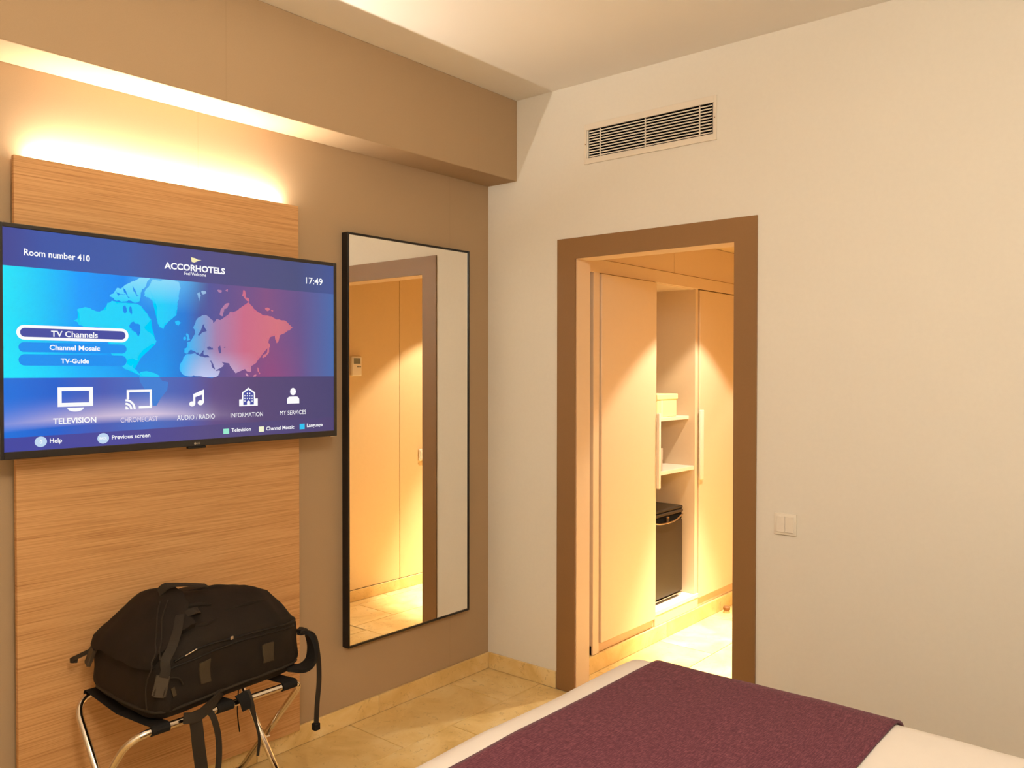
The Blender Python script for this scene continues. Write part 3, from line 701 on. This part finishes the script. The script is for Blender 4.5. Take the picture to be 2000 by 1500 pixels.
# ------------------------------------------------------------------ luggage rack
RK = empty('luggage_rack', (-1.8, -.335, 0), 'folding chrome luggage rack with black straps under the backpack', 'luggage rack')
RX0, RX1, RYF, RYB, RZ, TR = -2.085, -1.515, -.545, -.135, .50, .0105
def uframe(ytop, ybot, x0, x1):
    p = fillet([(x0, ybot, .012), (x0, ytop, RZ), (x1, ytop, RZ), (x1, ybot, .012)], .075, 10)
    f_ = MB().tube(p, TR, 14).build('tube_frame', 'chrome', RK, smooth='all')
    for xx in (x0, x1): MB().lathe([(.0125, 0), (.014, .004), (.014, .03), (.011, .034)], (xx, ybot, 0), 14).build('rubber_foot', 'black_plastic', f_, smooth=True)
    MB().tube([(x0+.001, ybot+(ytop-ybot)*.18, .1), (x1-.001, ybot+(ytop-ybot)*.18, .1)], .007, 10).build('cross_bar', 'chrome', f_, smooth='all')
uframe(RYF, -.10, RX0, RX1); uframe(RYB, -.575, RX0+.024, RX1-.024)
for xx in (RX0+.012, RX1-.012):
    zc = .012+(RZ-.012)*.5; MB().tube([(xx-.02, -.338, zc-.0), (xx+.02, -.338, zc)], .005, 8).build('pivot_bolt', 'chrome', RK)
def webstrap(xc, wd):
    pts = []
    n = 10; R = TR+.0025
    for k in range(n+1):
        a = -PI*.55 - (-PI*.55-PI*.5)*k/n
        a = math.radians(-120) + math.radians(210)*k/n
        pts.append((xc, RYF - math.cos(a)*R, RZ + math.sin(a)*R))
    q = [(xc, RYF+.05, RZ+.008), (xc, (RYF+RYB)/2, RZ-.004), (xc, RYB-.05, RZ+.008)]
    pts += q
    for k in range(n+1):
        a = math.radians(90) - math.radians(210)*k/n
        pts.append((xc, RYB + math.cos(a)*R, RZ + math.sin(a)*R))
    MB().ribbon(pts, (1, 0, 0), wd, .002).build('web_strap', 'black_strap', RK)
for xc in (-2.0, -1.8, -1.575): webstrap(xc, .052)

# ------------------------------------------------------------------ backpack
BG = empty('backpack', (-1.78, -.33, .515), 'black travel backpack lying on the chrome luggage rack', 'backpack')
def chaikin(p, it=2):
    for _ in range(it):
        q = []
        for i in range(len(p)):
            a, b_ = p[i], p[(i+1) % len(p)]
            q += [(a[0]*.75+b_[0]*.25, a[1]*.75+b_[1]*.25), (a[0]*.25+b_[0]*.75, a[1]*.25+b_[1]*.75)]
        p = q
    return p
def section(yf, yb, zb, zs, zr, yr):
    """closed profile: belly, front wall up to the shoulder zs, roof to the ridge zr at yr, back wall"""
    return [(yf+.03, zb), (yf, zb+.03), (yf, (zb+zs)/2), (yf+.004, zs), (yf+.05, zs+(zr-zs)*.42), (yr-.04, zr-.006), (yr+.04, zr), (yb-.04, zr-.03 if zr > zs+.05 else zr-.01), (yb, zs), (yb, zb+.03), (yb-.03, zb), ((yf+yb)/2, zb-.002)]
ST = [(-2.024, -.44, -.2, .555, .62, .64, -.33), (-2.018, -.49, -.17, .535, .645, .665, -.33), (-2.004, -.535, -.15, .514, .672, .695, -.33), (-1.978, -.552, -.145, .508, .69, .722, -.33), (-1.93, -.553, -.14, .508, .70, .772, -.33),
      (-1.87, -.55, -.14, .512, .702, .812, -.34), (-1.78, -.543, -.14, .516, .70, .812, -.35), (-1.68, -.543, -.14, .516, .70, .803, -.36), (-1.60, -.54, -.145, .517, .70, .79, -.37), (-1.545, -.53, -.155, .52, .695, .768, -.37), (-1.515, -.51, -.175, .53, .68, .735, -.36), (-1.505, -.46, -.22, .555, .65, .69, -.34)]
def body_mesh():
    b = MB(); rings = []
    for (x, *a) in ST:
        pr = chaikin(section(*a))
        rings.append([(x, y, z) for y, z in pr])
    # more stations between
    full = []
    for i in range(len(rings)-1):
        for k in range(4):
            u = k/4
            full.append([tuple(p*(1-u)+q*u for p, q in zip(P_, Q_)) for P_, Q_ in zip(rings[i], rings[i+1])])
    full.append(rings[-1])
    R_ = []
    for ring in full:
        vs_ = []
        for (x, y, z) in ring:
            p = Vector((x, y, z)); s_ = 1.0 if z > .54 else .3
            d = noise.noise(p*9.0)*.008 + noise.noise(p*20.0+Vector((3, 1, 2)))*.006
            c_ = Vector((x*.6-.7, -.34, .62)); nrm = (p-c_).normalized()
            vs_.append(b.bm.verts.new(p + nrm*d*s_))
        R_.append(vs_)
    n = len(R_[0])
    for A, B in zip(R_, R_[1:]):
        for k in range(n): b.bm.faces.new((A[k], A[(k+1) % n], B[(k+1) % n], B[k]))
    b.bm.faces.new(R_[0][::-1]); b.bm.faces.new(R_[-1])
    return b
body = body_mesh().build('body', 'pack_cloth', BG, smooth='all')
from mathutils.bvhtree import BVHTree
bvh = BVHTree.FromPolygons([v.co.copy() for v in body.data.vertices], [tuple(p.vertices) for p in body.data.polygons])
CC = Vector((-1.78, -.34, .62))
def onbag(p, off=.002):
    """the point of the pack's skin nearest to p, lifted off a little"""
    loc, nr, i, d = bvh.find_nearest(Vector(p))
    if nr.dot(loc-CC) < 0: nr = -nr
    return loc + nr*off, nr
def relax(P_, it):
    for _ in range(it): P_ = [P_[0]] + [(P_[i-1]+P_[i]*2+P_[i+1])/4 for i in range(1, len(P_)-1)] + [P_[-1]]
    return P_
def skin_ribbon(name, pts, width, th, mat, off=.003, n=8, parent=BG):
    P_ = []; Wd = []
    for p in cr(pts, n):
        q, nr = onbag(p, off); P_.append(q); Wd.append(nr)
    P_ = relax(P_, 8); Wd = relax(Wd, 12)
    wd = []
    for i in range(len(P_)):
        d = (P_[min(i+1, len(P_)-1)]-P_[max(i-1, 0)]).normalized(); wd.append(d.cross(Wd[i]).normalized())
    return MB().ribbon(P_, wd, width, th).build(name, mat, parent)
def skin_tube(name, pts, r, mat, off=.002, n=8, parent=BG):
    return MB().tube(relax([onbag(p, off)[0] for p in cr(pts, n)], 5), r, 8).build(name, mat, parent, smooth='all')
# lid flap over the top end of the pack: a quilted shell lying on the skin
def skin_patch(name, grid, mat, off, th, parent=BG):
    """grid[i][j] points -> sheet on the skin with thickness"""
    b = MB(); A = []; B_ = []
    for row in grid:
        ra = []; rb = []
        for p in row:
            q, nr = onbag(p, off); ra.append(b.bm.verts.new(q+nr*th)); rb.append(b.bm.verts.new(q-nr*.003))
        A.append(ra); B_.append(rb)
    m_, n_ = len(grid), len(grid[0])
    for i in range(m_-1):
        for j in range(n_-1):
            b.bm.faces.new((A[i][j], A[i][j+1], A[i+1][j+1], A[i+1][j])); b.bm.faces.new((B_[i][j], B_[i+1][j], B_[i+1][j+1], B_[i][j+1]))
    for i in range(m_-1):
        b.bm.faces.new((A[i][0], A[i+1][0], B_[i+1][0], B_[i][0])); b.bm.faces.new((A[i][-1], B_[i][-1], B_[i+1][-1], A[i+1][-1]))
    for j in range(n_-1):
        b.bm.faces.new((A[0][j], B_[0][j], B_[0][j+1], A[0][j+1])); b.bm.faces.new((A[-1][j], A[-1][j+1], B_[-1][j+1], B_[-1][j]))
    return b.build(name, mat, parent, smooth=True)
grid = []
for i in range(13):
    u = i/12; row = []
    for j in range(19):
        s_ = j/18
        # from the end seam (low, x=-2.05) up over the shoulder to the roof (x=-1.88)
        x = -2.06 + .17*u + .05*math.sin(PI*s_)*u; z = .672 + .19*u
        y = -.545 + .40*s_
        row.append((x, y, z))
    grid.append(row)
lid = skin_patch('lid_flap', grid, 'pack_cloth', .004, .014)
# seams and zips
skin_tube('zip', [(-1.955, -.56, .678), (-1.88, -.56, .70), (-1.75, -.56, .703), (-1.62, -.56, .70), (-1.52, -.54, .695), (-1.50, -.45, .69)], .0035, 'black_plastic', .002)
skin_tube('zip', [(-1.99, -.56, .66), (-1.88, -.56, .672), (-1.75, -.56, .685), (-1.62, -.56, .683), (-1.52, -.54, .678)], .003, 'black_plastic', .001)
skin_tube('edge_piping', [(-2.04, -.2, .535), (-2.05, -.35, .53), (-2.035, -.5, .535), (-1.98, -.55, .54), (-1.8, -.55, .548), (-1.6, -.55, .552), (-1.52, -.53, .56)], .005, 'black_webbing', .0)
skin_tube('cord', [(-1.93, -.38, .85), (-1.985, -.47, .78), (-2.02, -.52, .74), (-2.035, -.54, .69), (-2.045, -.53, .62), (-2.04, -.53, .555)], .002, 'black_webbing', .02)
skin_tube('cord', [(-1.915, -.40, .85), (-1.97, -.48, .78), (-2.0, -.53, .74), (-2.005, -.55, .70), (-1.985, -.55, .685)], .002, 'black_webbing', .02)
# lid compression straps with buckles
def buckle(p, nr, dr, parent, sc=1.0):
    q = Vector(p); nr = nr.normalized(); dr = (Vector(dr)-nr*Vector(dr).dot(nr)).normalized(); sd = dr.cross(nr)
    def ob(u, v, a, b_, t0, t1):
        m_ = MB(); bb = bmesh.new(); bmesh.ops.create_cube(bb, size=1)
        for x in bb.verts: x.co = q + dr*(u + x.co.x*a)*sc + sd*(v + x.co.y*b_)*sc + nr*(t0+t1)/2 + nr*x.co.z*(t1-t0)
        bmesh.ops.bevel(bb, geom=bb.edges[:], offset=.0015, segments=1, affect='EDGES')
        return m_.join(bb)
    bk = ob(0, 0, .034, .034, .002, .011).build('buckle', 'buckle_plastic', parent)
    ob(.028, 0, .02, .026, .003, .010).build('buckle_tongue', 'buckle_plastic', bk)
    for s_ in (-1, 1): ob(.024, s_*.015, .022, .006, .003, .010).build('buckle_prong', 'buckle_plastic', bk)
    return bk
skin_ribbon('lid_strap', [(-1.90, -.47, .80), (-1.935, -.52, .76), (-1.975, -.555, .71), (-1.985, -.56, .67), (-1.995, -.56, .645)], .026, .003, 'black_webbing', .022)
q, nr = onbag((-2.0, -.56, .632), .010); buckle(q, nr, (-.25, 0, -1), BG)
q0, nr = onbag((-1.90, -.47, .80), .014)
MB().ribbon(cr([q0, q0+Vector((.03, -.018, .012)), q0+Vector((.058, .004, .004)), q0+Vector((.05, .02, -.01))], 6), nr.cross(Vector((1, 0, 0))), .024, .0025).build('strap_loop', 'black_webbing', BG)
q1, nr1 = onbag((-1.985, -.56, .64), .012)
MB().tube(cr([q1, q1+Vector((.03, -.008, -.006)), q1+Vector((.045, -.004, -.03))]), .002, 6).build('pull_cord', 'black_webbing', BG)
MB().ribbon([q1+Vector((.014, -.004, -.03)), q1+Vector((.02, -.005, -.055))], (1, 0, .2), .011, .002).build('strap_end', 'loop_webbing', BG)
skin_ribbon('lid_strap', [(-1.97, -.17, .77), (-2.0, -.16, .73), (-2.035, -.17, .69), (-2.05, -.19, .665)], .024, .003, 'black_webbing', .013)
q, nr = onbag((-2.06, -.2, .65), .012); buckle(q, nr+Vector((-.3, 0, .2)), (-.6, .3, -1), BG, .9)
q, nr = onbag((-2.05, -.19, .66), .012)
MB().ribbon(cr([q, q+Vector((-.02, .035, -.02)), q+Vector((-.036, .07, -.04)), q+Vector((-.02, .06, -.043))]), (0, .3, 1), .013, .003).build('strap_end', 'black_webbing', BG)
# grab handle at the top of the lid and a fold of cloth beside it
q, nr = onbag((-1.875, -.36, .85), .018)
MB().ribbon(cr([q+Vector((-.02, .02, -.004)), q+Vector((.0, .0, .016)), q+Vector((.05, -.012, .012)), q+Vector((.115, -.02, -.002))]), (-.2, 1, .15), [.03]*25, .004).build('grab_handle', 'black_webbing', BG)
for fk, (fa, fb_, fc) in enumerate((((-1.80, -.30, .84), (-1.72, -.33, .83), (-1.64, -.32, .82)), ((-1.74, -.47, .78), (-1.66, -.46, .77), (-1.58, -.45, .76)), ((-1.90, -.49, .76), (-1.84, -.50, .75), (-1.78, -.49, .76)))):
    skin_tube('cloth_fold', [fa, fb_, fc], [.002+.006*math.sin(PI*k/16) for k in range(17)], 'pack_cloth', -.002)
skin_tube('cloth_fold', [(-1.92, -.40, .85), (-1.87, -.43, .82), (-1.82, -.44, .81), (-1.78, -.45, .80)], [.004+.004*math.sin(PI*k/24) for k in range(25)], 'pack_cloth', .001)
# webbing loops on the front
for a, b_ in (((-1.862, .60), (-1.862, .648)), ((-1.648, .597), (-1.648, .645))):
    skin_patch('webbing_loop', [[(a[0]-.019+.038*j/4, -.57, a[1]-.006+(b_[1]-a[1]+.012)*i/4) for j in range(5)] for i in range(5)], 'loop_webbing', .002, .003)
# zip pulls
q, nr = onbag((-1.925, -.56, .688), .006); MB().tube([q, q+Vector((.036, -.002, .012))], .0017, 6).build('zip_pull', 'zip_metal', BG)
q, nr = onbag((-1.775, -.56, .703), .006); MB().box(q.x-.005, q.x+.005, q.y-.003, q.y+.003, q.z-.005, q.z+.006, .001, 1).build('zip_pull', 'zip_metal', BG)
# belt and shoulder straps hanging over the rack
def hang(name, pts, wd, width, mat='black_webbing', th=.003):
    return MB().ribbon(cr(pts, 8), wd, width, th).build(name, mat, BG)
hang('hip_belt', [(-1.80, -.535, .545), (-1.85, -.562, .528), (-1.90, -.570, .51), (-1.94, -.566, .515)], (.3, .1, 1), .03, th=.006)
hang('hanging_strap', [(-1.905, -.553, .52), (-1.902, -.566, .49), (-1.895, -.567, .42), (-1.885, -.566, .34), (-1.885, -.565, .26)], (1, -.15, 0), .036)
hang('hanging_strap', [(-1.865, -.556, .52), (-1.850, -.570, .49), (-1.836, -.572, .43), (-1.834, -.571, .36), (-1.845, -.570, .29)], (1, -.3, 0), .017)
hang('hanging_strap', [(-1.735, -.552, .528), (-1.728, -.568, .50), (-1.712, -.570, .44), (-1.698, -.570, .38), (-1.702, -.568, .325)], (1, -.3, 0), [.03-.022*min(1, k/18) for k in range(33)])
MB().ribbon(cr([(-1.75, -.552, .527), (-1.745, -.569, .505), (-1.742, -.572, .48)]), (1, 0, 0), [.04-.012*k/16 for k in range(17)], .006).build('strap_pad', 'black_strap', BG)
sh_ = MB().ribbon(cr([(-1.56, -.515, .545), (-1.515, -.535, .535), (-1.478, -.53, .55), (-1.462, -.515, .59), (-1.47, -.50, .63), (-1.492, -.48, .64)]), (.2, 1, .1), .05, .012).build('shoulder_strap', 'black_strap', BG)
hang('hanging_strap', [(-1.488, -.50, .645), (-1.462, -.525, .625), (-1.452, -.535, .56), (-1.448, -.535, .48), (-1.456, -.535, .40), (-1.46, -.535, .335)], (.6, -1, 0), .016)
MB().box(-1.472, -1.45, -.545, -.525, .315, .338, .002, 1).build('strap_tip', 'black_strap', BG)
MB().box(-1.505, -1.475, -.515, -.485, .637, .65, .003, 1).build('strap_adjuster', 'black_plastic', BG)
MB().tube(cr([(-1.60, -.30, .51), (-1.60, -.30, .44), (-1.605, -.30, .36), (-1.60, -.305, .29)]), .002, 6).build('hanging_cord', 'black_plastic', BG)

# ------------------------------------------------------------------ bed
BX0, BX1, BYF, BYH, BZ = -2.36, -.81, -1.335, YB+.06, .605
bed = empty('bed', ((BX0+BX1)/2, (BYF+BYH)/2, 0), 'upholstered bed base and mattress under the white duvet', 'bed')
MB().box(BX0+.06, BX1-.06, BYH, BYF-.06, .09, .30, .012, 2).build('base', 'bed_base', bed)
for xx in (BX0+.14, BX1-.14):
    for yy in (BYF-.14, BYH+.12): MB().lathe([(.02, 0), (.028, .089)], (xx, yy, 0), 14).build('leg', 'black_plastic', bed)
MB().box(BX0+.05, BX1-.05, BYH, BYF-.05, .301, .53, .04, 4).build('mattress', 'duvet_white', bed, smooth='all')
MB().box(BX0-.1, BX1+.1, YB+.001, YB+.05, .1, 1.1, .01, 2).build('headboard', 'bed_base', bed)
def cover(x0, x1, y0, y1, z, drop, R, th, wob, nx=60, ny=60, end0=True, seed=0.0, hem=0.0):
    """cloth laid over the bed: flat top, rounded turn-downs on the sides (and the foot)"""
    b = MB()
    def side(t_, lim0, lim1):
        return t_
    L_ = drop
    def prof(t_, a, c):
        # arc-length t_ from the outside hem: returns (pos, dz)
        arc_ = R*PI/2
        if t_ < L_: return a, -(R + (L_-t_))
        if t_ < L_+arc_:
            an = (t_-L_)/R; return a + (R - R*math.cos(an))*c, -(R - R*math.sin(an))
        return a + (R + (t_-L_-arc_))*c, 0.0
    def samples(a0, a1, both0, both1):
        arc_ = R*PI/2; out = []
        if both0: out += [prof((L_+arc_)*k/14, a0, 1) for k in range(14)]
        i0 = a0+(R if both0 else 0); i1 = a1-(R if both1 else 0)
        out += [(i0+(i1-i0)*k/nx, 0.0) for k in range(nx+1)]
        if both1: out += [prof((L_+arc_)*k/14, a1, -1) for k in range(13, -1, -1)]
        return out
    xs = samples(x0, x1, True, True); ys = samples(y0, y1, False, end0)
    V = []
    for (yy, dy) in ys:
        row = []
        for (xx, dx) in xs:
            dz = -math.hypot(dx, dy) if (dx and dy) else dx+dy
            dz = max(dz, -(L_+R))
            p = Vector((xx, yy, z+dz))
            nn = noise.noise(Vector((xx*2.2, yy*2.2, seed)))*wob + noise.noise(Vector((xx*6, yy*6, seed+4)))*wob*.35
            p.z += nn * (1 if dz > -R else .2)
            if dz <= -R: p += Vector((noise.noise(Vector((xx*3, yy*3, 9+seed)))*wob*1.5, noise.noise(Vector((xx*3, yy*3, 19+seed)))*wob*1.5, 0))
            row.append(p)
        V.append(row)
    up = [[b.bm.verts.new(p) for p in r] for r in V]
    for i in range(len(ys)-1):
        for j in range(len(xs)-1): b.bm.faces.new((up[i][j], up[i][j+1], up[i+1][j+1], up[i+1][j]))
    bmesh.ops.recalc_face_normals(b.bm, faces=b.bm.faces[:])
    c = len(ys)//2
    b.bm.faces.ensure_lookup_table()
    return b
def solid(o, th, off):
    md = o.modifiers.new('thickness', 'SOLIDIFY'); md.thickness = th; md.offset = off
o = cover(BX0, BX1, BYH+.35, BYF, BZ, .17, .12, .01, .006).build('duvet', 'duvet_white', None, smooth='all')
solid(o, .02, -1); tag(o, 'smooth white duvet spread over the bed under the purple runner', 'duvet')
o = cover(BX0-.008, BX1+.008, -2.185, -1.49, BZ+.010, .17, .122, .01, .005, end0=False).build('bed_runner', 'purple_wool', None, smooth='all')
solid(o, .007, -1); tag(o, 'purple heathered wool runner laid across the foot of the white bed', 'bed runner')
